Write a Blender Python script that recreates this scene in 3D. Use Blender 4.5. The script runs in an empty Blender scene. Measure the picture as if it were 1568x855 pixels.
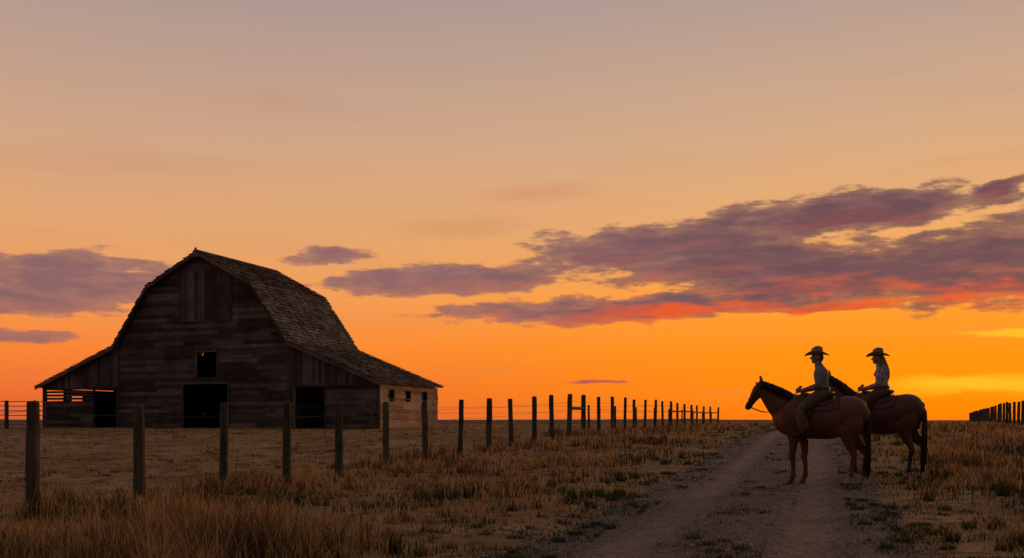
import bpy, bmesh, math, random
import numpy as np
from mathutils import Vector, Matrix
random.seed(7); np.random.seed(7)
scene=bpy.context.scene
CAMH=1.12
def lin(r,g,b):
    f=lambda c:(c/255/12.92) if c/255<=0.04045 else ((c/255+0.055)/1.055)**2.4
    return (f(r),f(g),f(b),1.0)
def link(ob,parent=None):
    scene.collection.objects.link(ob)
    if parent: ob.parent=parent
    return ob
def empty(name,loc=(0,0,0),rz=0,parent=None):
    e=bpy.data.objects.new(name,None); e.location=loc; e.rotation_euler=(0,0,rz); e.empty_display_size=.3
    return link(e,parent)
def mesh_obj(name,verts,faces,mats,parent=None,smooth=False,fm=None):
    me=bpy.data.meshes.new(name); me.from_pydata([tuple(v) for v in verts],[],faces); me.update()
    for m in (mats if isinstance(mats,(list,tuple)) else [mats]): me.materials.append(m)
    if smooth: me.polygons.foreach_set('use_smooth',[True]*len(me.polygons))
    if fm is not None: me.polygons.foreach_set('material_index',fm)
    return link(bpy.data.objects.new(name,me),parent)
# ---------------------------------------------------------------- noise
def _h(ix,iy,s):
    v=np.sin(ix*127.1+iy*311.7+s*74.7)*43758.5453
    return v-np.floor(v)
def vn(x,y,s=0):
    x=np.asarray(x,float); y=np.asarray(y,float)
    ix=np.floor(x); iy=np.floor(y); fx=x-ix; fy=y-iy
    fx=fx*fx*(3-2*fx); fy=fy*fy*(3-2*fy)
    a=_h(ix,iy,s);b=_h(ix+1,iy,s);c=_h(ix,iy+1,s);d=_h(ix+1,iy+1,s)
    return (a*(1-fx)+b*fx)*(1-fy)+(c*(1-fx)+d*fx)*fy
def fbm(x,y,s=0,o=3):
    t=0;a=.5;n=0
    for i in range(o):
        t=t+a*vn(x,y,s+i); n+=a; x=x*2.1;y=y*2.1;a*=.5
    return t/n
# ---------------------------------------------------------------- terrain
_dd=np.arange(-100,500,0.5)
_bb=np.interp(_dd,[-100,0,10,17,20,25,30,34,40,70,150,300,500],[0,0,-.04,.01,.10,.24,.40,.57,.62,.72,.62,.35,.15])
_k=np.exp(-np.linspace(-2,2,9)**2); _k/=_k.sum()
_bp=np.concatenate([np.full(4,_bb[0]),_bb,np.full(4,_bb[-1])]); _bb=np.convolve(_bp,_k,'valid')
def road_r(x,y):
    return (np.asarray(x)-(.312*np.asarray(y)-.95))*.955
def fence_r(x,y):
    return (np.asarray(x)-(.3386*np.asarray(y)-9.51))*.947
def height(x,y,road=False):
    x=np.asarray(x,float);y=np.asarray(y,float)
    z=np.interp(y,_dd,_bb)
    r=np.abs(road_r(x,y)); off=np.clip((r-1.7)/1.2,0,1)
    near=np.clip((140-np.hypot(x,y))/80,0,1)
    z=z+off*near*((fbm(x*.35,y*.35,3)-.5)*.14+(fbm(x*1.3,y*1.3,8)-.5)*.08)
    z=z+off*near*(.03)
    z=z+.18*np.clip((x-22)/12,0,1)*np.clip((y-30)/20,0,1)*near
    z=z+near*(1-off)*(-.035*np.exp(-((r-.78)/.22)**2))+near*(1-off)*(fbm(x*1.5,y*1.5,5)-.5)*.04
    if not road:
        z=z-.05*np.clip((1.85-r)/.35,0,1)*(np.hypot(x,y)<400)
    return z
def hz(x,y,road=False): return float(height(x,y,road))
# ---------------------------------------------------------------- node helper
class S:
    def __init__(s,nt,sock): s.nt=nt; s.s=sock
    def _m(s,op,o=None,o2=None,clamp=False):
        n=s.nt.nodes.new('ShaderNodeMath'); n.operation=op; n.use_clamp=clamp
        for i,v in enumerate((s,o,o2)):
            if v is None: continue
            if isinstance(v,S): s.nt.links.new(v.s,n.inputs[i])
            else: n.inputs[i].default_value=v
        return S(s.nt,n.outputs[0])
    def __add__(s,o): return s._m('ADD',o)
    __radd__=__add__
    def __sub__(s,o): return s._m('SUBTRACT',o)
    def __mul__(s,o): return s._m('MULTIPLY',o)
    __rmul__=__mul__
    def __truediv__(s,o): return s._m('DIVIDE',o)
    def max(s,o): return s._m('MAXIMUM',o)
    def sqrt(s): return s._m('SQRT')
    def map(s,a,b,c=0.,d=1.,smooth=True):
        n=s.nt.nodes.new('ShaderNodeMapRange'); n.interpolation_type='SMOOTHSTEP' if smooth else 'LINEAR'
        s.nt.links.new(s.s,n.inputs[0])
        for i,v in enumerate((a,b,c,d)): n.inputs[1+i].default_value=v
        return S(s.nt,n.outputs[0])
def combine(nt,x,y,z=0.):
    n=nt.nodes.new('ShaderNodeCombineXYZ')
    for i,v in enumerate((x,y,z)):
        if isinstance(v,S): nt.links.new(v.s,n.inputs[i])
        else: n.inputs[i].default_value=v
    return S(nt,n.outputs[0])
def noise(nt,vec,scale=1,detail=4,rough=.5,dist=0.):
    n=nt.nodes.new('ShaderNodeTexNoise'); n.inputs['Scale'].default_value=scale
    n.inputs['Detail'].default_value=detail; n.inputs['Roughness'].default_value=rough; n.inputs['Distortion'].default_value=dist
    if vec is not None: nt.links.new(vec.s,n.inputs['Vector'])
    return S(nt,n.outputs['Fac'])
def ramp(nt,fac,stops):
    n=nt.nodes.new('ShaderNodeValToRGB'); e=n.color_ramp.elements
    while len(e)<len(stops): e.new(0.5)
    for i,(p,c) in enumerate(stops): e[i].position=p; e[i].color=c
    nt.links.new(fac.s,n.inputs[0]); return S(nt,n.outputs[0])
def mix(nt,f,a,b,mode='MIX'):
    n=nt.nodes.new('ShaderNodeMix'); n.data_type='RGBA'; n.blend_type=mode; n.clamp_factor=True
    for sock,v in ((n.inputs[0],f),(n.inputs[6],a),(n.inputs[7],b)):
        if isinstance(v,S): nt.links.new(v.s,sock)
        else: sock.default_value=v
    return S(nt,n.outputs[2])
def new_mat(name,rough=.8,spec=.2):
    m=bpy.data.materials.new(name); m.use_nodes=True; nt=m.node_tree
    b=nt.nodes['Principled BSDF']; b.inputs['Roughness'].default_value=rough; b.inputs['Specular IOR Level'].default_value=spec
    return m,nt,b
def objco(nt,sc=(1,1,1)):
    t=nt.nodes.new('ShaderNodeTexCoord'); m=nt.nodes.new('ShaderNodeMapping'); m.inputs['Scale'].default_value=sc
    nt.links.new(t.outputs['Object'],m.inputs[0]); return S(nt,m.outputs[0])
def bump(nt,b,h,st=.4,dist=.02):
    n=nt.nodes.new('ShaderNodeBump'); n.inputs['Strength'].default_value=st; n.inputs['Distance'].default_value=dist
    nt.links.new(h.s,n.inputs['Height']); nt.links.new(n.outputs[0],b.inputs['Normal'])
def setc(nt,b,c): nt.links.new(c.s,b.inputs['Base Color'])
def mottled(name,c1,c2,scale=8,sc=(1,1,1),rough=.8,spec=.2,bs=.3,bd=.01):
    m,nt,b=new_mat(name,rough,spec); n=noise(nt,objco(nt,sc),scale,5,.6)
    setc(nt,b,ramp(nt,n,[(.3,(*c1,1)),(.7,(*c2,1))])); bump(nt,b,n,bs,bd); return m
def wood_mat(name,cA,cB,cC,sc,scale=3):
    m,nt,b=new_mat(name,.9,.1)
    g=nt.nodes.new('ShaderNodeNewGeometry'); r=S(nt,g.outputs['Random Per Island'])
    n=noise(nt,objco(nt,sc),scale,6,.65); n2=noise(nt,objco(nt),.6,3,.5)
    base=ramp(nt,r,[(0,(*cA,1)),(.5,(*cB,1)),(1,(*cC,1))])
    sh=(n.map(.25,.75,.45,1.35))*(n2.map(.3,.7,.65,1.25))
    cc=combine(nt,sh,sh,sh); setc(nt,b,mix(nt,1.,base,cc,'MULTIPLY')); bump(nt,b,n,.5,.01); return m
# ---------------------------------------------------------------- world
w=bpy.data.worlds.new('World'); scene.world=w; w.use_nodes=True; nt=w.node_tree
for n in list(nt.nodes): nt.nodes.remove(n)
tc=nt.nodes.new('ShaderNodeTexCoord'); sp=nt.nodes.new('ShaderNodeSeparateXYZ'); nt.links.new(tc.outputs['Generated'],sp.inputs[0])
X,Y,Z=[S(nt,sp.outputs[i]) for i in range(3)]
az=X._m('ARCTAN2',Y)*57.2958; el=Z._m('ARCSINE')*57.2958
elf=(el/40.)
def stops(l): return [(e/40.,lin(*c)) for e,c in l]
left=ramp(nt,elf,stops([(0,(212,98,58)),(1.5,(238,110,48)),(4,(249,134,54)),(7,(240,156,88)),(10.5,(226,164,112)),(15,(208,164,132)),(19,(190,158,140)),(24,(166,148,146)),(40,(128,114,116))]))
right=ramp(nt,elf,stops([(0,(252,120,6)),(1.5,(255,134,0)),(4.2,(255,144,4)),(7,(254,158,50)),(10.5,(236,170,104)),(15,(215,170,130)),(19,(198,164,140)),(24,(172,153,148)),(40,(128,114,116))]))
back=ramp(nt,elf,stops([(0,(72,64,70)),(4,(96,82,86)),(12,(110,98,100)),(40,(116,106,112))]))
t=az.map(-22,22)
g=mix(nt,t,left,right)
fr=Y.map(-.5,.65); g=mix(nt,fr,back,g)
vein=noise(nt,combine(nt,az*.06,el*.55,3.1),1.,3,.55)
g=mix(nt,vein.map(.5,.8,0,.14)*fr,g,lin(180,120,100))
blobs=[(-3.6,8.0,8.2,1.0,.06),(8.6,9.85,8.2,1.6,.06),(18.6,11.2,8.4,1.2,.035),(6.6,6.35,12.,.9,.03),(17.0,7.9,10.,2.0,.0),(25.,8.1,9.,2.6,.04),(37.,8.6,10.,1.9,0),
 (12.6,8.7,7.5,1.5,.05),(-23.6,7.35,7.0,1.5,-.02),(-37.,7.5,9.,1.2,0),(-27.,6.2,7.,.9,.0),(-10.3,9.3,2.9,.6,.06),(-27.,4.4,3.9,.42,-.03),(26.,11.9,2.0,.5,.16),(18.2,6.2,3.8,.28,.03),(4.9,2.1,1.5,.12,0),(50.,6.,12.,1.4,0)]
wx=noise(nt,combine(nt,az*.35,el*.9,7.7),1.,3,.5)-.5
wy=noise(nt,combine(nt,az*.28,el*.7,2.2),1.,3,.5)-.5
def density(az,el,det):
    a=az+wx*3.0; e=el+wy*1.0
    d=None
    for (ca,ce,ww,hh,sl) in blobs:
        dx=a-ca; dy=(e-ce)-dx*sl
        dx=dx/ww; dy=dy/hh
        v=(dx*dx+dy*dy).sqrt()
        d=v if d is None else d._m('MINIMUM',v)
    n=noise(nt,combine(nt,az*.42,el*1.55,.5),1.,det,.58)-.5
    return (d._m('MINIMUM',2.5)*-1.+1.)+n*1.6
D0=density(az,el,6); D1=density(az+.1,el-.6,3)
alpha=D0.map(-.04,.22)
under=(D0-D1).map(.0,.8)
thick=D0.map(.0,.6)
tex=noise(nt,combine(nt,az*.3,el*1.5,9.),1.,5,.6)
warmside=az.map(-8,20)
cdark=mix(nt,warmside,lin(134,96,100),lin(94,66,80))
clight=mix(nt,warmside,lin(164,116,106),lin(134,90,92))
ccol=mix(nt,(tex.map(.38,.72))*.7,cdark,clight)
low=el.map(8.7,6.1)
glow=mix(nt,az.map(-10,10),lin(196,116,92),lin(228,84,42))
gf=(low*(under*.6+tex.map(.46,.66)*.7))*(az.map(-6,12,.3,1.))+under*.14
ccol=mix(nt,gf,ccol,glow)
g=mix(nt,alpha*(thick*.26+.72)*fr,g,ccol)
wy2=noise(nt,combine(nt,az*.3,el*1.2,5.5),1.,4,.6)-.5
def single(ca,ce,ww,hh,sl):
    dx=az-ca; dy=(el+wy2*1.1-ce)-dx*sl
    q=((dx/ww)*(dx/ww)+(dy/hh)*(dy/hh)).sqrt()
    return (q*-1.+1.).map(0,.8)
g=mix(nt,(single(1.5,12.9,5.,.8,.03).max(single(-3.,11.,5.5,.9,.06)))*.38,g,lin(205,138,96))
g=mix(nt,(single(25.,1.9,6.5,.75,-.02).max(single(27.,4.5,4.,.3,0)))*.85,g,lin(255,190,36))
below=el.map(-.4,-.02); g=mix(nt,below,lin(50,35,28),g)
sky=nt.nodes.new('ShaderNodeTexSky'); sky.sky_type='NISHITA'; sky.sun_disc=False
sky.sun_elevation=math.radians(2.0); sky.sun_rotation=math.radians(27)
bg1=nt.nodes.new('ShaderNodeBackground'); nt.links.new(g.s,bg1.inputs[0]); bg1.inputs[1].default_value=1.0
bg2=nt.nodes.new('ShaderNodeBackground'); nt.links.new(sky.outputs[0],bg2.inputs[0]); bg2.inputs[1].default_value=.003
ad=nt.nodes.new('ShaderNodeAddShader'); nt.links.new(bg1.outputs[0],ad.inputs[0]); nt.links.new(bg2.outputs[0],ad.inputs[1])
ow=nt.nodes.new('ShaderNodeOutputWorld'); nt.links.new(ad.outputs[0],ow.inputs[0])
sl=bpy.data.lights.new('sun','SUN'); sl.energy=.8; sl.angle=math.radians(8); sl.color=(1,.5,.2)
so=link(bpy.data.objects.new('sun',sl))
a_=math.radians(38); e_=math.radians(5)
sd=Vector((math.sin(a_)*math.cos(e_),math.cos(a_)*math.cos(e_),math.sin(e_)))
so.rotation_euler=sd.to_track_quat('Z','Y').to_euler()
# ---------------------------------------------------------------- camera
cam=bpy.data.cameras.new('camera'); co=link(bpy.data.objects.new('camera',cam)); co.location=(0,0,CAMH)
co.rotation_euler=(math.radians(90),0,0); cam.lens=35; cam.sensor_width=36; cam.shift_y=.1385; cam.clip_end=20000
scene.camera=co
scene.view_settings.view_transform='Standard'; scene.view_settings.look='None'; scene.view_settings.exposure=0
# ---------------------------------------------------------------- ground
def nonuni(lims):
    out=[]
    for a,b,s in lims: out+=list(np.arange(a,b,s))
    out.append(lims[-1][1]); return np.array(out)
gy=nonuni([(-600,-50,50),(-50,-4,4),(-4,40,.3),(40,80,1),(80,200,5),(200,600,25),(600,2000,200),(2000,9000,1000)])
gxp=nonuni([(0,20,.35),(20,50,1.2),(50,120,5),(120,400,30),(400,2000,200),(2000,9000,1000)])
gx=np.concatenate([-gxp[:0:-1],gxp])
GX,GY=np.meshgrid(gx,gy); GZ=height(GX,GY)
V=np.stack([GX.ravel(),GY.ravel(),GZ.ravel()],1); nx=len(gx)
i=np.arange((len(gy)-1)*nx).reshape(len(gy)-1,nx)[:,:-1].ravel()
F=np.stack([i,i+1,i+1+nx,i+nx],1)
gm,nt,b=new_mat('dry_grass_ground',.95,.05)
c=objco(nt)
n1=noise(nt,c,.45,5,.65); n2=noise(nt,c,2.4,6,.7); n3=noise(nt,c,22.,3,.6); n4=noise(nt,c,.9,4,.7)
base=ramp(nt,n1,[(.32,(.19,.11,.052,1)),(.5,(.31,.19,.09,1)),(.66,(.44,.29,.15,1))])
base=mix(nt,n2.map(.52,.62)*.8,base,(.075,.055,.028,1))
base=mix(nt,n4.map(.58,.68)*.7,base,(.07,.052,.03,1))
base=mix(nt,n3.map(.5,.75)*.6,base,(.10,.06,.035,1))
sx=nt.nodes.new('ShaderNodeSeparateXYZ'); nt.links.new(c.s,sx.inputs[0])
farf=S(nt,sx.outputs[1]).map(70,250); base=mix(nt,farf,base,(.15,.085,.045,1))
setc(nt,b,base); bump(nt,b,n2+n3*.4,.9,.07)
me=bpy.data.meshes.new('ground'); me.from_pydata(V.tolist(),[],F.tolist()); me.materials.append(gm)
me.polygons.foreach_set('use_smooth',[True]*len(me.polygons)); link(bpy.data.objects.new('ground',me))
hm=mottled('distant_hill_grass',(.10,.06,.045),(.14,.085,.06),.01)
V=[];F=[];xs=np.linspace(-5200,5200,161)
for k,x in enumerate(xs):
    hh=2.5+9*float(fbm(x*.0011+3,0.5,51,4))**1.5+1.5*float(vn(x*.02,2.,6))
    V+= [(x,4600,-2),(x,4750,hh),(x,5600,-2)]
for k in range(160):
    F+=[(3*k,3*k+3,3*k+4,3*k+1),(3*k+1,3*k+4,3*k+5,3*k+2)]
mesh_obj('distant_hills',V,F,hm)
# road
rm,nt,b=new_mat('gravel_dirt',.9,.15)
c=objco(nt)
mp=nt.nodes.new('ShaderNodeMapping'); mp.vector_type='TEXTURE'; mp.inputs['Rotation'].default_value=(0,0,-math.atan(.312)); mp.inputs['Scale'].default_value=(1,12,1)
nt.links.new(c.s,mp.inputs[0]); streak=noise(nt,S(nt,mp.outputs[0]),3.2,4,.6)
n1=noise(nt,c,45.,4,.7); n2=noise(nt,c,1.6,5,.65); n5=noise(nt,c,9.,4,.7)
sx=nt.nodes.new('ShaderNodeSeparateXYZ'); nt.links.new(c.s,sx.inputs[0])
rx=(S(nt,sx.outputs[0])-(S(nt,sx.outputs[1])*.312-.95))*.955; ra_=rx._m('ABSOLUTE')
track=(ra_-.78)._m('ABSOLUTE').map(.40,.08)
base=ramp(nt,streak,[(.3,(.16,.115,.10,1)),(.5,(.22,.165,.145,1)),(.7,(.29,.225,.20,1))])
base=mix(nt,track*.6,base,(.36,.28,.245,1))
base=mix(nt,n2.map(.45,.68)*.5,base,(.13,.09,.075,1)); base=mix(nt,n5.map(.5,.66)*.6,base,(.085,.06,.05,1)); base=mix(nt,n1.map(.48,.66)*.75,base,(.055,.042,.037,1))
setc(nt,b,base); bump(nt,b,n1+n5*1.2+n2,1.,.045)
ry=nonuni([(-30,2,1.5),(2,40,.2),(40,90,.8),(90,400,8)]); rr=np.linspace(-1,1,25)
V=[];nr=len(rr)
for yy in ry:
    hw=1.76+.16*(vn(yy*.7,3.3)-.5)*2
    for q in rr:
        ex=.3*(vn(yy*1.9,9.+q*2)-.5)*abs(q)**3
        r_=q*hw+ex; x=(.312*yy-.95)+r_/.955
        V.append((x,yy,hz(x,yy,True)+.012-(.05 if abs(q)==1 else 0)))
F=[(a*nr+j,a*nr+j+1,(a+1)*nr+j+1,(a+1)*nr+j) for a in range(len(ry)-1) for j in range(nr-1)]
mesh_obj('dirt_road',V,F,rm,smooth=True)
N=20000
dy=np.exp(np.random.uniform(np.log(5),np.log(34),N)); rl=np.random.uniform(-1.9,1.9,N)
keep=(np.abs(np.abs(rl)-.78)>.22)|(np.random.rand(N)<.35); dy=dy[keep]; rl=rl[keep]; N=len(dy)
px=.312*dy-.95+rl/.955; pz=height(px,dy,True)+.012
sz=np.random.uniform(.004,.013,N)*(1+dy*.03)*np.where(np.random.rand(N)<.04,1.9,1)
oc=np.array([[1,0,0],[0,1,0],[-1,0,0],[0,-1,0],[0,0,.6],[0,0,-.4]])
vv=oc[None]*sz[:,None,None]*np.random.uniform(.6,1.3,(N,6,1))+np.stack([px,dy,pz],1)[:,None]
of=np.array([[0,1,4],[1,2,4],[2,3,4],[3,0,4],[1,0,5],[2,1,5],[3,2,5],[0,3,5]])
ff=(of[None]+(np.arange(N)*6)[:,None,None]).reshape(-1,3)
gmat,nt,b=new_mat('gravel_stone',.85,.2); gg=nt.nodes.new('ShaderNodeNewGeometry')
setc(nt,b,ramp(nt,S(nt,gg.outputs['Random Per Island']),[(0,(.08,.062,.056,1)),(.6,(.20,.16,.14,1)),(1,(.42,.35,.31,1))]))
mesh_obj('gravel',vv.reshape(-1,3).tolist(),ff.tolist(),gmat)
# ---------------------------------------------------------------- grass
def grass(name,N,kind):
    y=np.exp(np.random.uniform(np.log(4.6),np.log(90),N)); x=y*np.random.uniform(-.66,.66,N)
    if kind=='tuft':
        cell=.30*(1+y*.035); jx=np.floor(x/cell);jy=np.floor(y/cell)
        cx=(jx+_h(jx,jy,1))*cell; cy=(jy+_h(jx,jy,2))*cell
        ra=np.random.uniform(0,6.28,N); rd=cell*.2*np.sqrt(np.random.rand(N)); x=cx+rd*np.cos(ra); y=cy+rd*np.sin(ra)
    r=road_r(x,y); ar=np.abs(r); fr_=fence_r(x,y)
    past=fr_<=-.8
    n=fbm(x*.5,y*.5,11); n2=fbm(x*1.7,y*1.7,21)
    edge=np.clip((ar-1.45)/1.9,0,1)
    P=np.where(past,.04+.75*np.clip((n2-.5)*5,0,1)*(y<45)+.12*(y>=45), np.clip((n2-.32)*3.5,.08,1)*(.35+n))
    P=P*(.35+.65*edge); P=np.where(ar<1.45,0,P)
    P=np.where(past&(y<9.5),.9*np.clip((n-.3)*3,.1,1),P)
    P=np.where((ar<.42)&(n2>.57)&(y>6)&(fbm(x*.4,y*.4,91)>.45),.8,P)
    P=np.where((ar>1.2)&(ar<2.1)&(n2>.54),1.,P)
    keep=np.random.rand(N)<P
    x,y,r,ar,fr_,n,n2,edge=[a[keep] for a in (x,y,r,ar,fr_,n,n2,edge)]; past=past[keep]; N=len(x)
    near=np.clip((13-y)/4,0,1)*(r<-2.5)
    tall=np.where(past,.035+.05*n2,.07+.22*np.clip((n-.33)*2.4,0,1))
    tall=tall*np.where(past,1,.35+.65*edge)+near*.18*np.clip((n-.25)*2,0,1)
    tall=np.where(ar<1.7,.045,tall)
    tall=tall+.08*np.exp(-(fr_/.6)**2)*n2
    tall=tall+.10*np.exp(-((fr_-2.2)/1.3)**2)*np.clip((y-16)/8,0,1)*n
    hgt=tall*np.random.uniform(.45,1.3,N)
    stalk=(np.random.rand(N)<.035)&(~past)&(edge>.8); hgt=np.where(stalk,hgt*1.5+.10,hgt)
    wd=np.maximum(np.random.uniform(.002,.0045,N),.0005*y)
    an=np.random.uniform(0,6.283,N); lean=np.random.uniform(.1,.85,N)*hgt
    z=height(x,y)-.01
    z=np.where((ar<1.7),height(x,y,True)+.005,z)
    dx=np.cos(an);dyy=np.sin(an); fa=an+np.random.uniform(-.6,.6,N)+1.57
    ux=np.cos(fa)*wd; uy=np.sin(fa)*wd
    B=np.stack([x,y,z],1)
    vs=[]
    for (tl,tz,wf,sg) in ((0,0,1,-1),(0,0,1,1),(.3,.55,.75,1),(.3,.55,.75,-1),(1.,1.,.0,0)):
        zz=hgt*tz*(1-.25*tl*lean/hgt)
        vs.append(B+np.stack([dx*lean*tl+ux*sg*wf,dyy*lean*tl+uy*sg*wf,zz],1))
    vs=np.stack(vs,1).reshape(-1,3)
    idx=np.arange(N)*5
    loops=np.stack([idx,idx+1,idx+2,idx+3,idx+3,idx+2,idx+4],1).ravel()
    ls=np.stack([np.arange(N)*7,np.arange(N)*7+4],1).ravel(); 
    me=bpy.data.meshes.new(name); me.vertices.add(N*5); me.vertices.foreach_set('co',vs.ravel())
    me.loops.add(N*7); me.loops.foreach_set('vertex_index',loops.astype(np.int32))
    me.polygons.add(N*2); me.polygons.foreach_set('loop_start',ls.astype(np.int32))
    me.update(calc_edges=True)
    gold=np.array([.48,.26,.09]);straw=np.array([.60,.41,.20]);green=np.array([.055,.07,.022]);brown=np.array([.17,.09,.042])
    q=np.random.rand(N)[:,None]**1.5; c=gold*(1-q)+straw*q
    c=np.where((np.random.rand(N)<np.clip((fbm(x*.9,y*.9,77)-.3)*2.1,.12,.8))[:,None],brown*(.6+q*.9),c)
    gfac=1.1*np.exp(-((ar-2.2)/.8)**2)*np.clip((n2-.36)*5,0,1)+.8*np.clip((fbm(x*.3,y*.3,41)-.56)*9,0,1)*(ar<8)+(ar<1.7)
    c=np.where((np.random.rand(N)<gfac*.8)[:,None],green*(.6+q*.9),c)
    c=np.where(past[:,None],c*.8,c)
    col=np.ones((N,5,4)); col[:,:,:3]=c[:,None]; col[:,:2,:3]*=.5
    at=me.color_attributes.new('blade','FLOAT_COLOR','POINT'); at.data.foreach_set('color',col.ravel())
    return me
gmt=bpy.data.materials.new('grass_blade'); gmt.use_nodes=True; nt=gmt.node_tree; b=nt.nodes['Principled BSDF']
b.inputs['Roughness'].default_value=.7; b.inputs['Specular IOR Level'].default_value=.1
at=nt.nodes.new('ShaderNodeAttribute'); at.attribute_name='blade'; tr=nt.nodes.new('ShaderNodeBsdfTranslucent')
nt.links.new(at.outputs['Color'],b.inputs['Base Color']); nt.links.new(at.outputs['Color'],tr.inputs[0])
ms=nt.nodes.new('ShaderNodeMixShader'); ms.inputs[0].default_value=.38
nt.links.new(b.outputs[0],ms.inputs[1]); nt.links.new(tr.outputs[0],ms.inputs[2]); nt.links.new(ms.outputs[0],nt.nodes['Material Output'].inputs[0])
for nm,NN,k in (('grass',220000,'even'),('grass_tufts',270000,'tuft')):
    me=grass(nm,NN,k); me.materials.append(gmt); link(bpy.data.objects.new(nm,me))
# ---------------------------------------------------------------- fences
postm=wood_mat('weathered_post_wood',(.055,.052,.034),(.078,.07,.048),(.105,.09,.065),(9,9,1),3)
wirem=mottled('rusty_wire',(.04,.03,.025),(.08,.06,.05),30,rough=.6)
def tubeverts(pts,rad,seg=8,V=None,F=None,cap=True,up=None,flat=1.0):
    V=[] if V is None else V; F=[] if F is None else F
    pts=[Vector(p) for p in pts]; n=len(pts); base=len(V); 
    for i,p in enumerate(pts):
        T=(pts[min(i+1,n-1)]-pts[max(i-1,0)]).normalized()
        L=Vector(up) if up is not None else (Vector((0,0,1)) if abs(T.z)<.9 else Vector((1,0,0)))
        L=(L-T*L.dot(T)).normalized(); M=T.cross(L)
        r=rad[i] if hasattr(rad,'__len__') else rad
        ra,rb=(r if hasattr(r,'__len__') else (r,r*flat))
        for k in range(seg):
            a=2*math.pi*k/seg; V.append(p+L*(ra*math.cos(a))+M*(rb*math.sin(a)))
    for i in range(n-1):
        for k in range(seg):
            F.append((base+i*seg+k,base+i*seg+(k+1)%seg,base+(i+1)*seg+(k+1)%seg,base+(i+1)*seg+k))
    if cap:
        F.append(tuple(base+k for k in range(seg))[::-1]); F.append(tuple(base+(n-1)*seg+k for k in range(seg)))
    return V,F
def post(par,name,x,y,top,r,tilt=.02):
    z0=hz(x,y)-.25; tx=random.uniform(-tilt,tilt); ty=random.uniform(-tilt,tilt)
    hh=top-z0; pts=[];rad=[]
    for k in range(7):
        t=k/6; pts.append((x+tx*t*hh+random.uniform(-.006,.006),y+ty*t*hh,z0+hh*t)); rad.append(r*(1.06-.12*t)*random.uniform(.95,1.05))
    pts.append((pts[-1][0],pts[-1][1],pts[-1][2]+.02)); rad.append(r*.72)
    V,F=tubeverts(pts,rad,9); mesh_obj(name,V,F,postm,par)
fen=empty('wire_fence'); 
ds=[10.0]+[14500/(1300-p) for p in (50,214,342,438,519,591,652,704,748,783,818,845,871,893,917,938,956,971,987,1003,1015,1027,1037,1048,1058,1067,1078,1088,1099)]
def ptop(d): return float(np.interp(d,[9,11.6,20,24,30,34,40,49,72],[1.28,1.295,1.52,1.58,1.81,2.03,2.04,2.14,2.07]))
tops=[]
for k,d in enumerate(ds):
    x=.3386*d-9.51; r=.078 if d<14 else random.uniform(.062,.08)
    if k in(13,14): r=.09
    post(fen,'post_%d'%k,x,d,ptop(d)+random.uniform(-.04,.04),r,.025); tops.append((x,d,hz(x,d)))
V=[];F=[]
for k in range(len(tops)-1):
    for hh in (.35,.65,.95,1.2):
        a=tops[k];b2=tops[k+1]; pts=[]
        for s in range(5):
            t=s/4; pts.append((a[0]*(1-t)+b2[0]*t+.07,a[1]*(1-t)+b2[1]*t-.02,(a[2]*(1-t)+b2[2]*t)+hh-.04*4*t*(1-t)))
        tubeverts(pts,.0018+.00005*a[1],4,V,F)
mesh_obj('wires',V,F,wirem,fen)
V=[];F=[]
def rail(i,j,h,r=.055):
    a=tops[i];b2=tops[j]; tubeverts([(a[0],a[1]-.03,a[2]+h),(b2[0],b2[1]-.03,b2[2]+h)],r,8,V,F)
rail(13,14,.95); rail(13,14,.15)
for k in range(22,29): rail(k,k+1,.95,.04); rail(k,k+1,.5,.035)
mesh_obj('rails',V,F,postm,fen)
cf=empty('wire_fence'); V=[];F=[];prev=None
for k in range(9):
    y=50+k*.3; x=8.2-k*3.1
    if k in(3,5): post(cf,'post_%d'%k,x,y,hz(x,y)+1.25,.04)
    p=(x,y,hz(x,y))
    if prev:
        for hh in (.5,.85,1.15): tubeverts([(prev[0],prev[1],prev[2]+hh),(p[0],p[1],p[2]+hh)],.005,4,V,F)
    prev=p
mesh_obj('wires',V,F,wirem,cf)
sf=empty('wire_fence'); V=[];F=[];prev=None
for k in range(9):
    y=44+k*5.; x=3.4+(y-44)*.335
    post(sf,'post_%d'%k,x,y,hz(x,y)+1.15,.05); p=(x,y,hz(x,y))
    if prev:
        for hh in (.5,.95): tubeverts([(prev[0],prev[1],prev[2]+hh),(p[0],p[1],p[2]+hh)],.005,4,V,F)
    prev=p
mesh_obj('wires',V,F,wirem,sf)
rf=empty('wire_fence'); V=[];F=[];prev=None
d=50.
k=0
while d<118:
    x=.417*d+5.05; post(rf,'post_%d'%k,x,d,hz(x,d)+1.38+random.uniform(-.05,.05),.085); p=(x,d,hz(x,d))
    if prev:
        for hh in (.4,.75,1.1): tubeverts([(prev[0],prev[1],prev[2]+hh),(p[0],p[1],p[2]+hh)],.007,4,V,F)
    prev=p; d+=2.6; k+=1
mesh_obj('wires',V,F,wirem,rf)
steel=mottled('galvanised_steel',(.10,.10,.11),(.18,.18,.19),12,rough=.5)
cg=empty('corral_panel_fence'); V=[];F=[]
for k in range(3):
    y=54.; x0=-31.8+k*2.2; x1=x0+2.1; z0=hz(x0,y)
    for hh in (.25,.5,.75,1.0,1.25,1.5): tubeverts([(x0,y,z0+hh),(x1,y,z0+hh)],.022,6,V,F)
    for xx in (x0,x1): tubeverts([(xx,y,z0-.1),(xx,y,z0+1.5)],.03,6,V,F)
mesh_obj('rails',V,F,steel,cg)
for x in (-27.3,-25.8): post(cg,'post_%d'%int(x*-10),x,53.8,2.2,.1)
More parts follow.
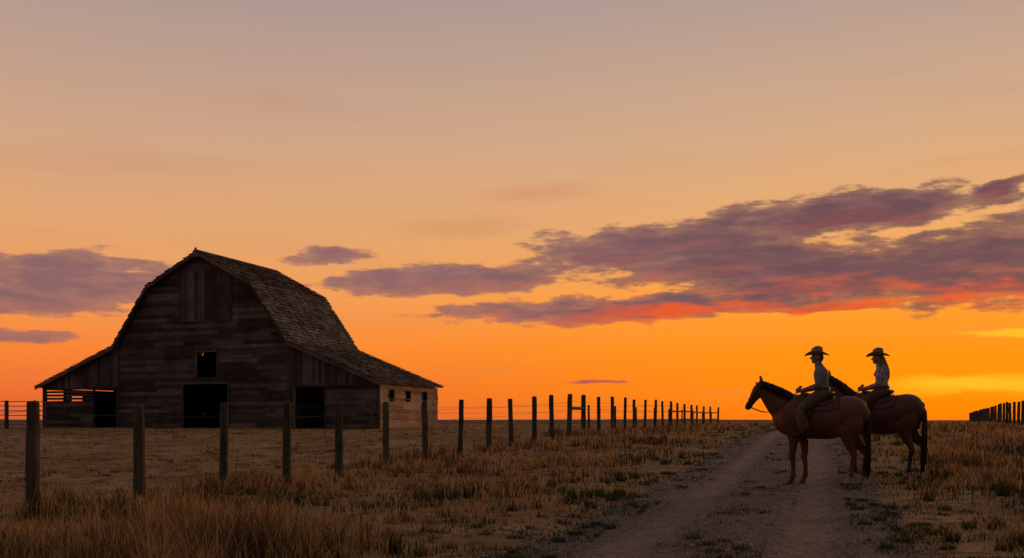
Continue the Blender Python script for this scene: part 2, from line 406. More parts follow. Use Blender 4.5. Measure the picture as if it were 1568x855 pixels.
# ---------------------------------------------------------------- barn
th=math.radians(19); BZ=.68
barn=empty('barn',(-17.5,56,BZ),-th)
L=7.8; HW=11.1
prof=[(0,9.95),(3.4,8.15),(5.75,4.78),(11.4,2.50)]
def roofz(s):
    return float(np.interp(abs(s),[p[0] for p in prof],[p[1] for p in prof]))
def hwid(z):
    return float(np.interp(z,[4.75,8.13,9.9],[5.6,3.32,0.0])) if z>4.75 else 5.6
darkw=wood_mat('weathered_dark_siding',(.06,.043,.038),(.105,.074,.064),(.19,.14,.12),(.7,6,8),4)
vertw=wood_mat('weathered_vertical_boards',(.075,.052,.044),(.12,.083,.07),(.20,.145,.125),(8,6,.7),4)
sidew=wood_mat('pale_side_siding',(.32,.205,.13),(.44,.29,.19),(.52,.38,.27),(6,.7,8),4)
shing=wood_mat('weathered_shingles',(.07,.06,.056),(.13,.107,.098),(.24,.20,.18),(3,3,3),4)
def prism(V,F,poly,y0,y1,axis='y'):
    b0=len(V);n=len(poly)
    for yy in (y0,y1):
        for (s,z) in poly: V.append((s,yy,z) if axis=='y' else (yy,s,z))
    F.append(tuple(b0+k for k in range(n))); F.append(tuple(b0+n+k for k in range(n))[::-1])
    for k in range(n): F.append((b0+k,b0+n+k,b0+n+(k+1)%n,b0+(k+1)%n))
def hboards(V,F,z0,z1,lim,openings,dh=.2,axis='y',y=0.,jl=3.5,gap=.0):
    z=z0
    while z<z1-1e-3:
        zt=min(z+dh,z1); a0,b0=lim(z); a1,b1=lim(zt)
        segs=[(a0,b0)]
        for (o0,o1,oz0,oz1) in openings:
            if z<oz1-.02 and zt>oz0+.02:
                ns=[]
                for (p,q) in segs:
                    if o1<=p or o0>=q: ns.append((p,q)); continue
                    if o0>p: ns.append((p,o0))
                    if o1<q: ns.append((o1,q))
                segs=ns
        for (p,q) in segs:
            x=p
            while x<q-1e-3:
                x2=min(q,x+random.uniform(.5,1.)*jl)
                if q-x2<.5: x2=q
                yo=y+random.uniform(-.02,.02); dz=random.uniform(-.012,.012); dz2=random.uniform(-.012,.012)
                cl=lambda s:max(min(s,b1),a1)
                if b1>a1+.01 or b0>a0:
                    prism(V,F,[(x+.003,z-.014+dz),(x2-.003,z-.014+dz2),(cl(x2-.003),zt-gap+dz2),(cl(x+.003),zt-gap+dz)],yo-.03,yo,axis)
                x=x2
        z=zt
def vboards(V,F,s0,s1,zb,zt,w=.2,axis='y',y=0.):
    s=s0
    while s<s1-1e-3:
        s2=min(s1,s+w*random.uniform(.8,1.2)); yo=y+random.uniform(-.012,.012); g=.006
        prism(V,F,[(s+g,zb(s)+random.uniform(-.04,.02)),(s2-g,zb(s2)+random.uniform(-.04,.02)),(s2-g,zt(s2)),(s+g,zt(s))],yo-.03,yo,axis); s=s2
V=[];F=[]
hboards(V,F,-.1,9.7,lambda z:(-hwid(z),hwid(z)),[(-1.15,1.8,-1,2.5),(-.25,1.05,2.9,4.3),(-1.3,2.0,6.1,8.9)])
hboards(V,F,-.1,2.3,lambda z:(5.72,HW),[(6.05,7.9,-1,2.3)],y=.02)
hboards(V,F,-.1,1.5,lambda z:(-HW,-5.72),[(-7.4,-5.6,-1,2.3)],y=.02)
hboards(V,F,1.5,2.3,lambda z:(-HW,-5.72),[(-7.4,-5.6,-1,2.4)],y=.02,gap=.085,jl=1.8)
mesh_obj('front_siding',V,F,darkw,barn)
V=[];F=[]
vboards(V,F,-1.3,2.0,lambda s:6.05,lambda s:min(8.9,roofz(s)-.1),.22,y=-.035)
vboards(V,F,5.72,HW,lambda s:2.36,lambda s:roofz(s)-.03,.2,y=-.01)
vboards(V,F,-HW,-5.72,lambda s:2.36,lambda s:roofz(s)-.03,.2,y=-.01)
mesh_obj('vertical_boards',V,F,vertw,barn)
V=[];F=[]
def box(s0,s1,y0,y1,z0,z1): prism(V,F,[(s0,z0),(s1,z0),(s1,z1),(s0,z1)],y0,y1)
for (a,b2,c,d) in ((-1.15,1.8,0,2.5),(-.25,1.05,2.9,4.3)):
    box(a-.1,a,-.08,.05,c,d+.1); box(b2,b2+.1,-.08,.05,c,d+.1); box(a,b2,-.078,.05,d,d+.1)
box(6.0,6.08,-.07,.05,0,2.3);box(7.88,7.96,-.07,.05,0,2.3);box(-7.46,-7.38,-.07,.05,0,2.3)
box(-HW,-5.74,-.075,.03,2.28,2.38);box(5.74,HW,-.075,.03,2.28,2.38)
box(-5.74,-5.6,-.085,.04,-.1,4.7);box(5.6,5.74,-.085,.04,-.1,4.7)
box(HW-.06,HW+.06,-.09,.06,-.1,2.45);box(-HW-.06,-HW+.06,-.09,.06,-.1,2.45)
box(-1.3,2.0,-.09,-.04,5.98,6.06); box(.3,.36,-.09,-.066,6.06,8.85)
box(-1.38,-1.3,-.09,.0,6.0,8.6);box(2.0,2.08,-.09,.0,6.0,8.6)
for s in (-9.4,-5.6,-3.2,3.2,5.6,9.4):
    for yy in (.1,4.,7.5): box(s-.09,s+.09,yy,yy+.18,-.1,min(roofz(s)-.2,4.2))
mesh_obj('trim_and_frame',V,F,darkw,barn)
# hay loft floor
V=[];F=[]
for k in range(24): prism(V,F,[(-5.4+k*.45,2.72),(-5.4+k*.45+.44,2.72),(-5.4+k*.45+.44,2.76),(-5.4+k*.45,2.76)],.08,L-.1)
mesh_obj('hay_loft_floor',V,F,darkw,barn)
V=[];F=[]
hboards(V,F,-.1,2.4,lambda z:(.03,L),[(1.2,1.75,1.65,2.1),(3.3,3.85,1.65,2.1),(5.6,6.1,1.65,2.1)],axis='x',y=HW+.02,jl=4)
mesh_obj('right_side_wall',V,F,sidew,barn)
V=[];F=[]
for (a,b2) in ((1.2,1.75),(3.3,3.85),(5.6,6.1)):
    for (p,q,c,d) in ((a-.07,a,1.6,2.15),(b2,b2+.07,1.6,2.15),(a,b2,1.6,1.66),(a,b2,2.09,2.15)): prism(V,F,[(p,c),(q,c),(q,d),(p,d)],HW+.0,HW+.05,'x')
mesh_obj('side_window_frames',V,F,darkw,barn)
V=[];F=[]
hboards(V,F,-.1,2.36,lambda z:(.03,L),[(.2,1.5,1.65,2.25),(2.0,3.1,1.45,2.05)],axis='x',y=-HW+.02,jl=4)
hboards(V,F,-.1,9.7,lambda z:(-hwid(z),hwid(z)),[],y=L)
for sg in (-1,1):
    e=lambda z:5.6 if z>4.7 else float(np.interp(z,[2.42,4.75],[HW-.02,5.7])) if z>2.42 else HW-.02
    hboards(V,F,-.1,4.7,(lambda z:(5.6,e(z))) if sg>0 else (lambda z:(-e(z),-5.6)),[],y=L)
hboards(V,F,-.1,4.7,lambda z:(0.2,L-.1),[],axis='x',y=5.5); hboards(V,F,-.1,4.7,lambda z:(0.2,L-.1),[],axis='x',y=-5.5)
mesh_obj('rear_and_left_walls',V,F,darkw,barn)
V=[];F=[]
for sg in (-1,1):
    for k in range(3):
        (s0,z0),(s1,z1)=prof[k],prof[k+1]
        prism(V,F,[(sg*s0,z0),(sg*s1,z1),(sg*s1,z1-.09),(sg*s0,z0-.09)],-.42+.004*k,L+.1-.004*k)
mesh_obj('roof_deck',V,F,darkw,barn)
V=[];F=[]
for sg in (-1,1):
    for k in range(3):
        (s0,z0),(s1,z1)=prof[k],prof[k+1]; ln=math.hypot(s1-s0,z1-z0); tx=(s1-s0)/ln; tz=(z1-z0)/ln; nx_=-tz; nz_=tx
        nrow=int(ln/.22)
        for r in range(nrow+1):
            d0=r*ln/nrow-.16; d1=r*ln/nrow+.08
            yy=-.46+random.uniform(-.05,.05)
            while yy<L+.1:
                wd_=random.uniform(.14,.34); e1=d1+random.uniform(-.04,.04)
                if random.random()<.025: yy+=wd_; continue
                lo=.012+random.uniform(0,.008); hi=.04+random.uniform(0,.04)
                y1=min(yy+wd_-.01,L+.16)
                d00=max(d0,-.05)
                def P(d,o,y): return (sg*(s0+tx*d+nx_*o),y,z0+tz*d+nz_*o)
                b0=len(V)
                for (d,o) in ((d00,lo),(e1,hi),(e1,hi-.03),(d00,lo-.01)):
                    V.append(P(d,o,yy)); V.append(P(d,o,y1))
                F+= [(b0,b0+1,b0+3,b0+2),(b0+2,b0+3,b0+5,b0+4),(b0+4,b0+5,b0+7,b0+6),(b0,b0+2,b0+4,b0+6),(b0+1,b0+7,b0+5,b0+3)]
                yy+=wd_
for i_ in range(18):
    y0=-.5+i_*.46
    if y0+.45>L+.2: break
    for sg in(-1,1): prism(V,F,[(0,10.03),(sg*.2,9.93),(sg*.2,9.90),(0,10.0)],y0,y0+.45)
mesh_obj('roof_shingles',V,F,shing,barn)
V=[];F=[]
for sg in (-1,1):
    for k in range(3):
        (s0,z0),(s1,z1)=prof[k],prof[k+1]
        prism(V,F,[(sg*s0,z0-.02),(sg*s1,z1-.02),(sg*s1,z1-.22),(sg*s0,z0-.22)],-.45,-.425)
prism(V,F,[(-.14,9.6),(.14,9.6),(0.05,10.12),(-.05,10.12)],-.5,-.46)
mesh_obj('bargeboards',V,F,vertw,barn)
# ---------------------------------------------------------------- figures
def catmull(pts,vals,n=3):
    P=[np.array(p,float) for p in pts]; R=[np.array(v,float) for v in vals]; oP=[];oR=[]
    m=len(P)
    for i in range(m-1):
        for k in range(n):
            t=k/n
            def f(A):
                a=A[max(i-1,0)];b=A[i];c=A[i+1];d=A[min(i+2,m-1)]
                return .5*((2*b)+(c-a)*t+(2*a-5*b+4*c-d)*t*t+(3*b-a-3*c+d)*t**3)
            oP.append(f(P)); oR.append(np.maximum(f(R),.003))
    oP.append(P[-1]); oR.append(R[-1]); return oP,oR
class Body:
    def __init__(s): s.V=[];s.F=[];s.seg=[]
    def tube(s,pts,rad,mat=0,up=(0,1,0),seg=14):
        r=[(q if hasattr(q,'__len__') else (q,q)) for q in rad]
        if len(pts)>2: pts,r=catmull(pts,r)
        pts=[Vector(p) for p in pts]; r=[(float(q[0]),float(q[1])) for q in r]
        a=pts[0]-(pts[1]-pts[0]).normalized()*min(r[0])*.5; z=pts[-1]+(pts[-1]-pts[-2]).normalized()*min(r[-1])*.5
        P=[a]+pts+[z]; R=[(r[0][0]*.6,r[0][1]*.6)]+r+[(r[-1][0]*.6,r[-1][1]*.6)]
        tubeverts(P,R,seg,s.V,s.F,True,up)
        for i in range(len(pts)-1): s.seg.append((np.array(pts[i]),np.array(pts[i+1]),sum(r[i])/2,sum(r[i+1])/2,mat))
    def build(s,name,mats,parent,voxel=.014,smooth=4,rule=None):
        me=bpy.data.meshes.new(name+'_src'); me.from_pydata([tuple(v) for v in s.V],[],s.F); me.update()
        bm=bmesh.new(); bm.from_mesh(me); bmesh.ops.recalc_face_normals(bm,faces=bm.faces); bm.to_mesh(me); bm.free()
        ob=bpy.data.objects.new('tmp',me); scene.collection.objects.link(ob)
        m=ob.modifiers.new('r','REMESH'); m.mode='VOXEL'; m.voxel_size=voxel
        m2=ob.modifiers.new('s','SMOOTH'); m2.iterations=smooth; m2.factor=.5
        dg=bpy.context.evaluated_depsgraph_get(); dg.update()
        out=bpy.data.meshes.new_from_object(ob.evaluated_get(dg)); bpy.data.objects.remove(ob)
        out.name=name; out.materials.clear()
        for mm in mats: out.materials.append(mm)
        n=len(out.polygons); C=np.zeros(n*3); out.polygons.foreach_get('center',C); C=C.reshape(-1,3)
        best=np.full(n,1e9); idx=np.zeros(n,int)
        for (a,b_,ra,rb,mi) in s.seg:
            ab=b_-a; t=np.clip(((C-a)@ab)/max(ab@ab,1e-9),0,1); d=np.linalg.norm(C-(a+t[:,None]*ab),axis=1)/(ra*(1-t)+rb*t)
            u=d<best; best[u]=d[u]; idx[u]=mi
        if rule: idx=rule(C,idx)
        out.polygons.foreach_set('material_index',idx.astype(np.int32)); out.polygons.foreach_set('use_smooth',[True]*n); out.update()
        return link(bpy.data.objects.new(name,out),parent)
def hide_mat(name,c1,c2):
    m,nt,b=new_mat(name,.5,.35); n=noise(nt,objco(nt),2.2,4,.5); f=noise(nt,objco(nt,(30,30,90)),3,2,.5)
    setc(nt,b,ramp(nt,n,[(.3,(*c1,1)),(.7,(*c2,1))])); bump(nt,b,f,.15,.004)
    return m
coat1=hide_mat('chestnut_coat',(.085,.025,.010),(.16,.048,.018)); coat2=hide_mat('bay_coat',(.055,.019,.009),(.11,.036,.015))
pointm=hide_mat('dark_points',(.014,.009,.007),(.032,.019,.012))
white=mottled('white_sock',(.22,.18,.15),(.40,.34,.29),30); hoof=mottled('hoof_horn',(.045,.036,.03),(.09,.07,.06),20,rough=.5)
manem=mottled('mane_hair',(.015,.008,.005),(.04,.019,.011),12,(20,20,2),.6); tailm=mottled('tail_hair',(.028,.012,.006),(.08,.03,.014),12,(20,20,2),.6)
leather=mottled('saddle_leather',(.05,.024,.013),(.10,.046,.024),14,rough=.45,spec=.35); darkle=mottled('dark_leather',(.015,.010,.007),(.035,.02,.013),14,rough=.55,spec=.3)
eye=mottled('eye',(.005,.004,.004),(.01,.008,.007),5,rough=.1,spec=.6)
bl,nt,b=new_mat('woven_blanket',.95,.05); wv=nt.nodes.new('ShaderNodeTexWave'); wv.inputs['Scale'].default_value=5; wv.inputs['Distortion'].default_value=.6
nt.links.new(objco(nt,(1.5,1.5,1.5)).s,wv.inputs[0]); setc(nt,b,ramp(nt,S(nt,wv.outputs['Fac']),[(.3,(.10,.03,.02,1)),(.5,(.30,.23,.17,1)),(.75,(.05,.035,.04,1))]))
SEC=[(.82,1.22,.13,.12),(.73,1.19,.27,.19),(.57,1.19,.36,.235),(.40,1.20,.385,.26),(.15,1.16,.355,.295),(-.08,1.155,.345,.30),(-.30,1.19,.335,.285),(-.48,1.24,.315,.285),(-.64,1.23,.275,.25),(-.76,1.19,.18,.16)]
def sec(x):
    xs=[s[0] for s in SEC][::-1]; return [float(np.interp(x,xs,[s[k] for s in SEC][::-1])) for k in (1,2,3)]
def drape(name,x0,x1,ang,off,mat,par,thick=.012,cut=0.):
    V=[];F=[];nx_,na=12,22
    for i in range(nx_+1):
        x=x0+(x1-x0)*i/nx_; zc,h,w_=sec(x)
        am=ang-cut*abs(2*i/nx_-1)**3
        for j in range(na+1):
            a=-am+2*am*j/na
            V.append((x,(w_+off)*math.sin(a),zc+(h+off)*math.cos(a)))
    for i in range(nx_):
        for j in range(na): F.append((i*(na+1)+j,(i+1)*(na+1)+j,(i+1)*(na+1)+j+1,i*(na+1)+j+1))
    o=mesh_obj(name,V,F,mat,par,True); m=o.modifiers.new('t','SOLIDIFY'); m.thickness=thick; return o
def strands(name,roots,mat,par,n,spread,w0=.006):
    V=[];F=[]
    for k in range(n):
        path=roots(random.random()); j=[random.gauss(0,spread) for _ in range(3)]; ln=random.uniform(.85,1.08); pts=[];rad=[]
        for i,p in enumerate(path):
            t=i/(len(path)-1); f=.35+t; pts.append((p[0]+j[0]*f,p[1]+j[1]*f,path[0][2]+(p[2]-path[0][2])*ln+j[2]*.4*f)); rad.append(w0*(1-t*.8)+.001)
        tubeverts(pts,rad,4,V,F)
    return mesh_obj(name,V,F,mat,par,True)
def make_horse(loc,rz,coat,hx,neck_up=0.,sock=.17,rear=.86):
    H=empty('horse',loc,rz); B=Body()
    B.tube([(s[0],0,s[1]) for s in SEC],[(s[3],s[2]) for s in SEC],0,seg=28)
    nu=neck_up
    def q(x,z,y=0):
        f=max(0,(x-.6)/.6); return (x-.06*nu*f,y,z+nu*f*.12)
    B.tube([q(.48,1.25),q(.66,1.33),q(.84,1.475),q(.98,1.62),q(1.08,1.71)],[(.18,.33),(.15,.285),(.115,.215),(.085,.16),(.07,.12)],0,seg=20)
    B.tube([q(1.07,1.76),q(1.13,1.68),q(1.20,1.58),q(1.27,1.47),q(1.32,1.39),q(1.345,1.35)],[(.07,.085),(.082,.115),(.066,.092),(.05,.064),(.05,.062),(.045,.05)],0,seg=16)
    B.tube([q(1.10,1.66),q(1.15,1.60)],[(.075,.09),(.06,.07)],0)
    for sy in(-1,1):
        B.tube([q(1.085,1.82,sy*.045),q(1.10,1.88,sy*.055),q(1.115,1.945,sy*.055)],[(.026,.026),(.027,.02),(.009,.008)],0,seg=8)
        fx=0.03 if sy>0 else -.13
        B.tube([(.60,sy*.12,1.30),(.60,sy*.15,1.08),(.50+fx*.5,sy*.16,.92),(.485+fx*.8,sy*.155,.78),(.495+fx,sy*.15,.62),(.505+fx,sy*.15,.50),(.492+fx,sy*.15,.44),(.482+fx,sy*.15,.30),(.488+fx,sy*.15,.18),(.52+fx,sy*.15,.10),(.535+fx,sy*.15,.06),(.55+fx,sy*.15,.0)],
            [(.10,.17),(.10,.17),(.085,.125),(.07,.09),(.056,.066),(.054,.062),(.046,.05),(.038,.042),(.048,.052),(.042,.045),(.05,.055),(.06,.068)],0,seg=12)
        ox=hx if sy>0 else hx-.20
        B.tube([(-.50,sy*.12,1.30),(-.52,sy*.15,1.08),(-.47,sy*.16,.92),(-.53+.5*(ox+.5),sy*.15,.76),(ox-.12,sy*.14,.62),(ox-.155,sy*.14,.53),(ox-.125,sy*.14,.42),(ox-.105,sy*.14,.28),(ox-.095,sy*.14,.18),(ox-.05,sy*.14,.10),(ox-.035,sy*.14,.06),(ox-.01,sy*.14,.0)],
            [(.13,.22),(.14,.22),(.12,.185),(.085,.115),(.058,.072),(.05,.064),(.044,.051),(.039,.044),(.05,.055),(.042,.046),(.05,.055),(.06,.068)],0,seg=12)
        B.tube([(-.32,sy*.17,1.0),(-.31,sy*.17,.90)],[(.10,.12),(.07,.08)],0)
    def rule(C,idx):
        out=idx.copy(); z=C[:,2]+.012*np.sin(C[:,0]*60+C[:,1]*40)
        if coat is coat2: out[(z<.50)]=1
        out[(z<sock)&(C[:,0]<-.2)]=2
        out[z<.06]=3
        out[(C[:,0]+.02*np.sin(C[:,1]*60)>1.29)]=1
        return out
    B.build('body',[coat,pointm,white,hoof],H,.0125,4,rule)
    for sy in(-1,1):
        V=[];F=[]; p=q(1.165,1.665,sy*.074); tubeverts([(p[0],p[1]-.012,p[2]),(p[0],p[1],p[2]),(p[0],p[1]+.012,p[2])],[.008,.017,.008],8,V,F); mesh_obj('eye_l' if sy>0 else 'eye_r',V,F,eye,H,True)
    def mroot(t):
        x=.50+.60*t; z=1.56+.27*t+.03*math.sin(t*3.1); l=.20-.06*t; sd=-1 if random.random()<.7 else 1
        return [q(x,z-.03,0),q(x-.01,z+.008,sd*.03),q(x-.03,z-l*.5,sd*(.125-.03*t)),q(x-.04,z-l,sd*(.145-.03*t))]
    strands('mane',mroot,manem,H,340,.009,.007)
    strands('forelock',lambda t:[q(1.09,1.84),q(1.14,1.81,.01),q(1.19,1.70,(t-.5)*.05)],manem,H,30,.008,.005)
    strands('tail',lambda t:[(-.74,0,1.41),(-.80,(t-.5)*.05,1.37),(-.84,(t-.5)*.10,1.20),(-.845,(t-.5)*.14,.93),(-.83,(t-.5)*.15,.62),(-.815,(t-.5)*.08,.36-.15*t)],tailm,H,400,.017,.009)
    drape('saddle_blanket',-.30,.47,1.22,.012,bl,H,.014,.1)
    drape('saddle_skirt',-.20,.38,.90,.032,leather,H,.014,.3)
    V=[];F=[]
    tubeverts([(.40,0,1.60),(.36,0,1.60),(.25,0,1.565),(.10,0,1.54),(-.04,0,1.55),(-.12,0,1.59),(-.16,0,1.62),(-.17,0,1.63)],[(.03,.10),(.035,.13),(.04,.15),(.04,.17),(.04,.18),(.035,.17),(.02,.14),(.008,.10)],16,V,F,True,(0,0,1))
    tubeverts([(.37,0,1.58),(.40,0,1.68),(.415,0,1.71)],[.03,.02,.018],10,V,F); tubeverts([(.415,0,1.71),(.418,0,1.73),(.42,0,1.74)],[.032,.033,.02],10,V,F)
    mesh_obj('saddle_seat',V,F,leather,H,True)
    V=[];F=[]
    zc,h,w_=sec(.33); pts=[(.33,(w_+.012)*math.sin(a),zc+(h+.012)*math.cos(a)) for a in np.linspace(0,2*math.pi,33)]
    tubeverts(pts,[(.005,.035)]*33,6,V,F,False,None); mesh_obj('girth',V,F,darkle,H)
    for sy in(-1,1):
        V=[];F=[]
        tubeverts([(.14,sy*.22,1.46),(.24,sy*.315,1.30),(.31,sy*.335,1.12),(.34,sy*.345,.98)],[(.055,.008),(.075,.008),(.05,.008),(.03,.008)],8,V,F,True,(1,0,0))
        c=(.36,sy*.36,.90); ring=[(c[0]+.0,c[1]+.07*math.cos(a),c[2]+.075*math.sin(a)) for a in np.linspace(-math.pi/2,1.5*math.pi,17)]
        tubeverts(ring,[(.022,.008)]*17,6,V,F,False,(1,0,0)); mesh_obj('stirrup_l' if sy>0 else 'stirrup_r',V,F,darkle,H,True)
    V=[];F=[]
    def loop(cx,cz,tx,tz,w_,h_,r=.008):
        c=Vector(q(cx,cz)); n=Vector((tz,0,-tx)).normalized()
        pts=[c+Vector((0,1,0))*w_*math.cos(a)+n*h_*math.sin(a) for a in np.linspace(0,2*math.pi,21)]; tubeverts(pts,r,5,V,F,False)
    loop(1.265,1.48,.5,-.85,.056,.068); loop(1.12,1.73,.75,-.65,.082,.115,.008)
    for sy in(-1,1):
        tubeverts([q(1.07,1.79,sy*.05),q(1.14,1.70,sy*.082),q(1.24,1.53,sy*.066),q(1.31,1.395,sy*.055)],.008,5,V,F)
        a=Vector(q(1.31,1.385,sy*.056)); bb=Vector((.45,sy*.05+.04,1.64)); 
        tubeverts([a*(1-t)+bb*t+Vector((0,sy*.10*math.sin(math.pi*t),-.22*math.sin(math.pi*t))) for t in np.linspace(0,1,10)],.0065,5,V,F)
    mesh_obj('bridle_and_reins',V,F,darkle,H,True)
    # shorter coupling behind the saddle: a stocky ranch horse
    for ch in H.children:
        vsx=np.zeros(len(ch.data.vertices)*3); ch.data.vertices.foreach_get('co',vsx); vsx=vsx.reshape(-1,3)
        xx=vsx[:,0]; vsx[:,0]=np.where(xx<0,xx*rear,xx); ch.data.vertices.foreach_set('co',vsx.ravel()); ch.data.update()
    return H
def cloth(name,c1,c2,sc=20): return mottled(name,c1,c2,sc,rough=.9,spec=.1,bs=.4,bd=.01)
skin=mottled('skin',(.27,.14,.09),(.36,.19,.13),20,rough=.6)
felt_m=cloth('tan_felt',(.22,.17,.125),(.30,.235,.17)); felt_w=cloth('brown_felt',(.19,.125,.085),(.26,.17,.12))
shirt_m=cloth('grey_work_shirt',(.16,.145,.15),(.25,.225,.225),7)
shirt_w,nt,b=new_mat('patterned_blouse',.9,.1); vo=nt.nodes.new('ShaderNodeTexVoronoi'); vo.inputs['Scale'].default_value=24; nt.links.new(objco(nt).s,vo.inputs[0])
setc(nt,b,ramp(nt,S(nt,vo.outputs['Distance']),[(.2,(.10,.085,.10,1)),(.55,(.40,.35,.36,1))]))
chaps_m=mottled('tan_chaps',(.085,.05,.028),(.15,.09,.05),9,rough=.75); chaps_w=mottled('brown_chaps',(.07,.038,.022),(.13,.07,.038),9,rough=.75)
jeans=cloth('blue_denim',(.03,.05,.12),(.05,.08,.17)); boot=mottled('boot_leather',(.02,.013,.01),(.04,.025,.017),10,rough=.5)
hair_m=mottled('short_brown_hair',(.03,.017,.011),(.055,.032,.018),30); hair_w=mottled('long_brown_hair',(.14,.07,.032),(.25,.14,.07),20,(10,10,1))
def make_rider(name,loc,rz,female):
    R=empty(name,loc,rz); B=Body(); k=.88 if female else 1.
    mats=[skin,shirt_w if female else shirt_m,chaps_w if female else chaps_m,jeans,boot,hair_w if female else hair_m]
    dz=-.01 if female else 0.
    T=[(.03,1.57,.175,.135),(.04,1.64,.165,.13),(.055,1.76,.15,.112),(.062,1.89,.178,.125),(.075,1.98,.20,.115),(.09,2.045,.15,.085),(.105,2.085,.065,.06)]
    B.tube([(t[0],0,t[1]+dz) for t in T],[(t[2]*k,t[3]*k) for t in T],1,seg=18)
    if female:
        for sy in(-1,1): B.tube([(.14,sy*.06,1.92),(.16,sy*.065,1.90)],[.055,.045],1)
    B.tube([(.105,0,2.07+dz),(.13,0,2.16+dz)],[(.052*k,.055*k),(.05*k,.052*k)],0)
    hc=dz; B.tube([(.125,0,2.30+hc),(.135,0,2.245+hc),(.14,0,2.20+hc)],[(.062,.078),(.074,.094),(.066,.08)],0)
    B.tube([(.165,0,2.20+hc),(.19,0,2.155+hc),(.20,0,2.14+hc)],[(.055,.06),(.042,.04),(.028,.022)],0)
    B.tube([(.225,0,2.245+hc),(.25,0,2.205+hc)],[(.010,.010),(.017,.014)],0,seg=8)
    B.tube([(.222,0,2.175+hc),(.228,0,2.165+hc)],[(.026,.008),(.024,.008)],0,seg=8)
    for sy in(-1,1): B.tube([(.125,sy*.078,2.245+hc),(.13,sy*.08,2.20+hc)],[(.012,.026),(.01,.018)],0,seg=8)
    B.tube([(.085,0,2.28+hc),(.07,0,2.22+hc),(.085,0,2.16+hc)],[(.062,.045),(.066,.05),(.05,.03)],5)
    B.tube([(.10,0,2.07+dz),(.115,0,2.11+dz)],[(.072*k,.074*k),(.066*k,.068*k)],1)
    if female:
        B.tube([(.06,0,2.22),(.01,0,2.10),(-.035,0,1.98),(-.045,0,1.87),(-.035,0,1.80)],[(.075,.05),(.08,.048),(.07,.04),(.05,.03),(.025,.018)],5)
        for sy in(-1,1): B.tube([(.10,sy*.075,2.24),(.07,sy*.088,2.14),(.06,sy*.085,2.06)],[(.02,.035),(.02,.032),(.012,.02)],5)
    hands=Body()
    for sy in(-1,1):
        hx_,hy_,hz_=(.44,sy*.045+.03,1.655)
        wr=(hx_-.09,sy*.10+.02,1.66)
        el=(.07 if sy>0 else .10,sy*.27*k,1.74+dz)
        B.tube([(.08,sy*.165*k,2.005+dz),(.075,sy*.215*k,1.95+dz),(.065,sy*.25*k,1.84+dz),el],[.06*k,.066*k,.058*k,.05*k],1)
        B.tube([el,((el[0]+wr[0])/2,(el[1]+wr[1])/2,(el[2]+wr[2])/2-.005),wr],[.05*k,.045*k,.034*k],1)
        hands.tube([wr,(hx_-.04,hy_,1.66),(hx_,hy_,hz_)],[(.022,.024),(.018,.036),(.015,.036)],0,up=(0,1,0),seg=10)
        for f in range(4):
            z=1.688-.021*f; l=(.038,.044,.04,.03)[f]
            hands.tube([(hx_-.005,hy_,z),(hx_+l*.8,hy_-sy*.004,z-.002),(hx_+l,hy_-sy*.022,z-.003),(hx_+l*.55,hy_-sy*.036,z-.004)],[.0095,.009,.0085,.0075],0,seg=8)
        hands.tube([(hx_-.045,hy_-sy*.01,1.688),(hx_-.015,hy_-sy*.026,1.70),(hx_+.02,hy_-sy*.03,1.698)],[.012,.0105,.008],0,seg=8)
        B.tube([(.03,sy*.09,1.585),(.14,sy*.20,1.52),(.28,sy*.30,1.40),(.37,sy*.345,1.30)],[(.12,.115),(.11,.105),(.092,.09),(.08,.078)],2)
        B.tube([(.37,sy*.345,1.31),(.365,sy*.375,1.20),(.345,sy*.385,1.08),(.34,sy*.385,1.0)],[.08,.08,.074,.07],2)
        B.tube([(.345,sy*.38,1.0),(.335,sy*.38,.95)],[.055,.052],3)
        B.tube([(.335,sy*.38,.97),(.335,sy*.38,.90)],[.045,.042],4)
        B.tube([(.30,sy*.38,.885),(.37,sy*.38,.88),(.44,sy*.385,.868),(.49,sy*.39,.868)],[(.034,.034),(.038,.036),(.036,.028),(.022,.018)],4)
        B.tube([(.305,sy*.38,.87),(.30,sy*.38,.845)],[.026,.026],4,seg=8)
        B.tube([(.36,sy*.37,1.24),(.30,sy*.38,1.10),(.27,sy*.385,1.0)],[(.03,.06),(.022,.075),(.018,.07)],2)
    B.build('figure',mats,R,.009,3); hands.build('hands',[skin],R,.0045,1)
    V=[];F=[]; tubeverts([(.04,.0,1.655),(.042,0,1.675),(.044,0,1.69)],[(.15*k+.02,.12*k+.012)]*3,20,V,F,False,(0,1,0)); mesh_obj('belt',V,F,darkle,R,True)
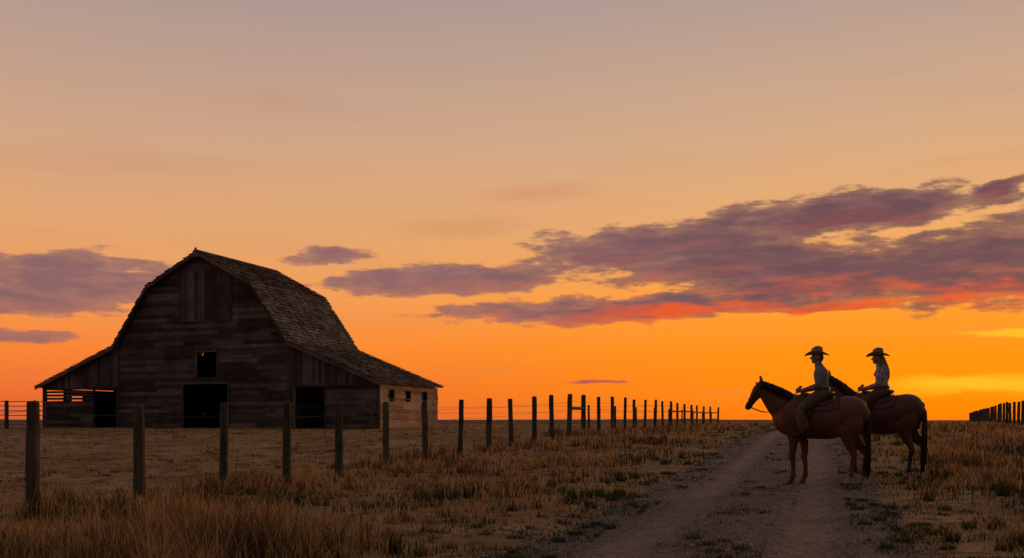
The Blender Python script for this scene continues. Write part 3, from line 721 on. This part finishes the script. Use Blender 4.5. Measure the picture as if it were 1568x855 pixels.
    V=[];F=[];n=32; c=Vector((.135,0,2.285+hc))
    prof_=[(1.0,0.0,0),(.98,.035,0),(.93,.075,0),(.86,.105,0),(.62,.118,1),(.3,.105,1),(.0,.10,1)]
    rings=[]
    for (rr_,zz) in ((.205,0),(.175,0),(.14,0),(.108,.0)):
        rr2=(rr_-.108)/.097; rings.append([(c.x+math.cos(a)*rr_*1.04,c.y+math.sin(a)*rr_*.88*(1-.10*rr2),c.z+.002+.062*rr2**1.5*abs(math.sin(a))**2.0-.022*rr2*abs(math.cos(a))**2) for a in np.linspace(0,2*math.pi,n,endpoint=False)])
    for (f,zz,cr) in prof_:
        rg=[]
        for a in np.linspace(0,2*math.pi,n,endpoint=False):
            x=math.cos(a)*.104*f; y=math.sin(a)*.084*f
            if f<.99: y*=1-.22*max(0,math.cos(a))*min(1,zz/.1)
            rg.append((c.x+x,c.y+y,c.z+zz*1.12+(.012 if cr else 0)+(-.03*math.exp(-(y/.03)**2) if cr and f<.7 else 0)-.012*(x/.1)*(zz/.1)))
        rings.append(rg)
    for r in rings: V+=r
    for i in range(len(rings)-1):
        for j in range(n): F.append((i*n+j,i*n+(j+1)%n,(i+1)*n+(j+1)%n,(i+1)*n+j))
    h=mesh_obj('cowboy_hat',V,F,felt_w if female else felt_m,R,True); m=h.modifiers.new('t','SOLIDIFY'); m.thickness=.006
    V=[];F=[]; tubeverts([(c.x,0,c.z+.006),(c.x,0,c.z+.03)],[(.088,.108),(.086,.106)],24,V,F,False,(0,1,0)); mesh_obj('hat_band',V,F,darkle,R,True)
    return R
h1=(5.44,17.3); h2=(6.90,18.4)
z1=hz(*h1,True)+.0; z2=hz(*h2,True)+.0
r1=math.radians(155); r2=math.radians(144)
make_horse((h1[0],h1[1],z1),r1,coat1,-.42)
make_rider('cowboy',(h1[0],h1[1],z1),r1,False)
make_horse((h2[0],h2[1],z2),r2,coat2,-.46,1.0,.12,.82)
make_rider('cowgirl',(h2[0],h2[1],z2),r2,True)
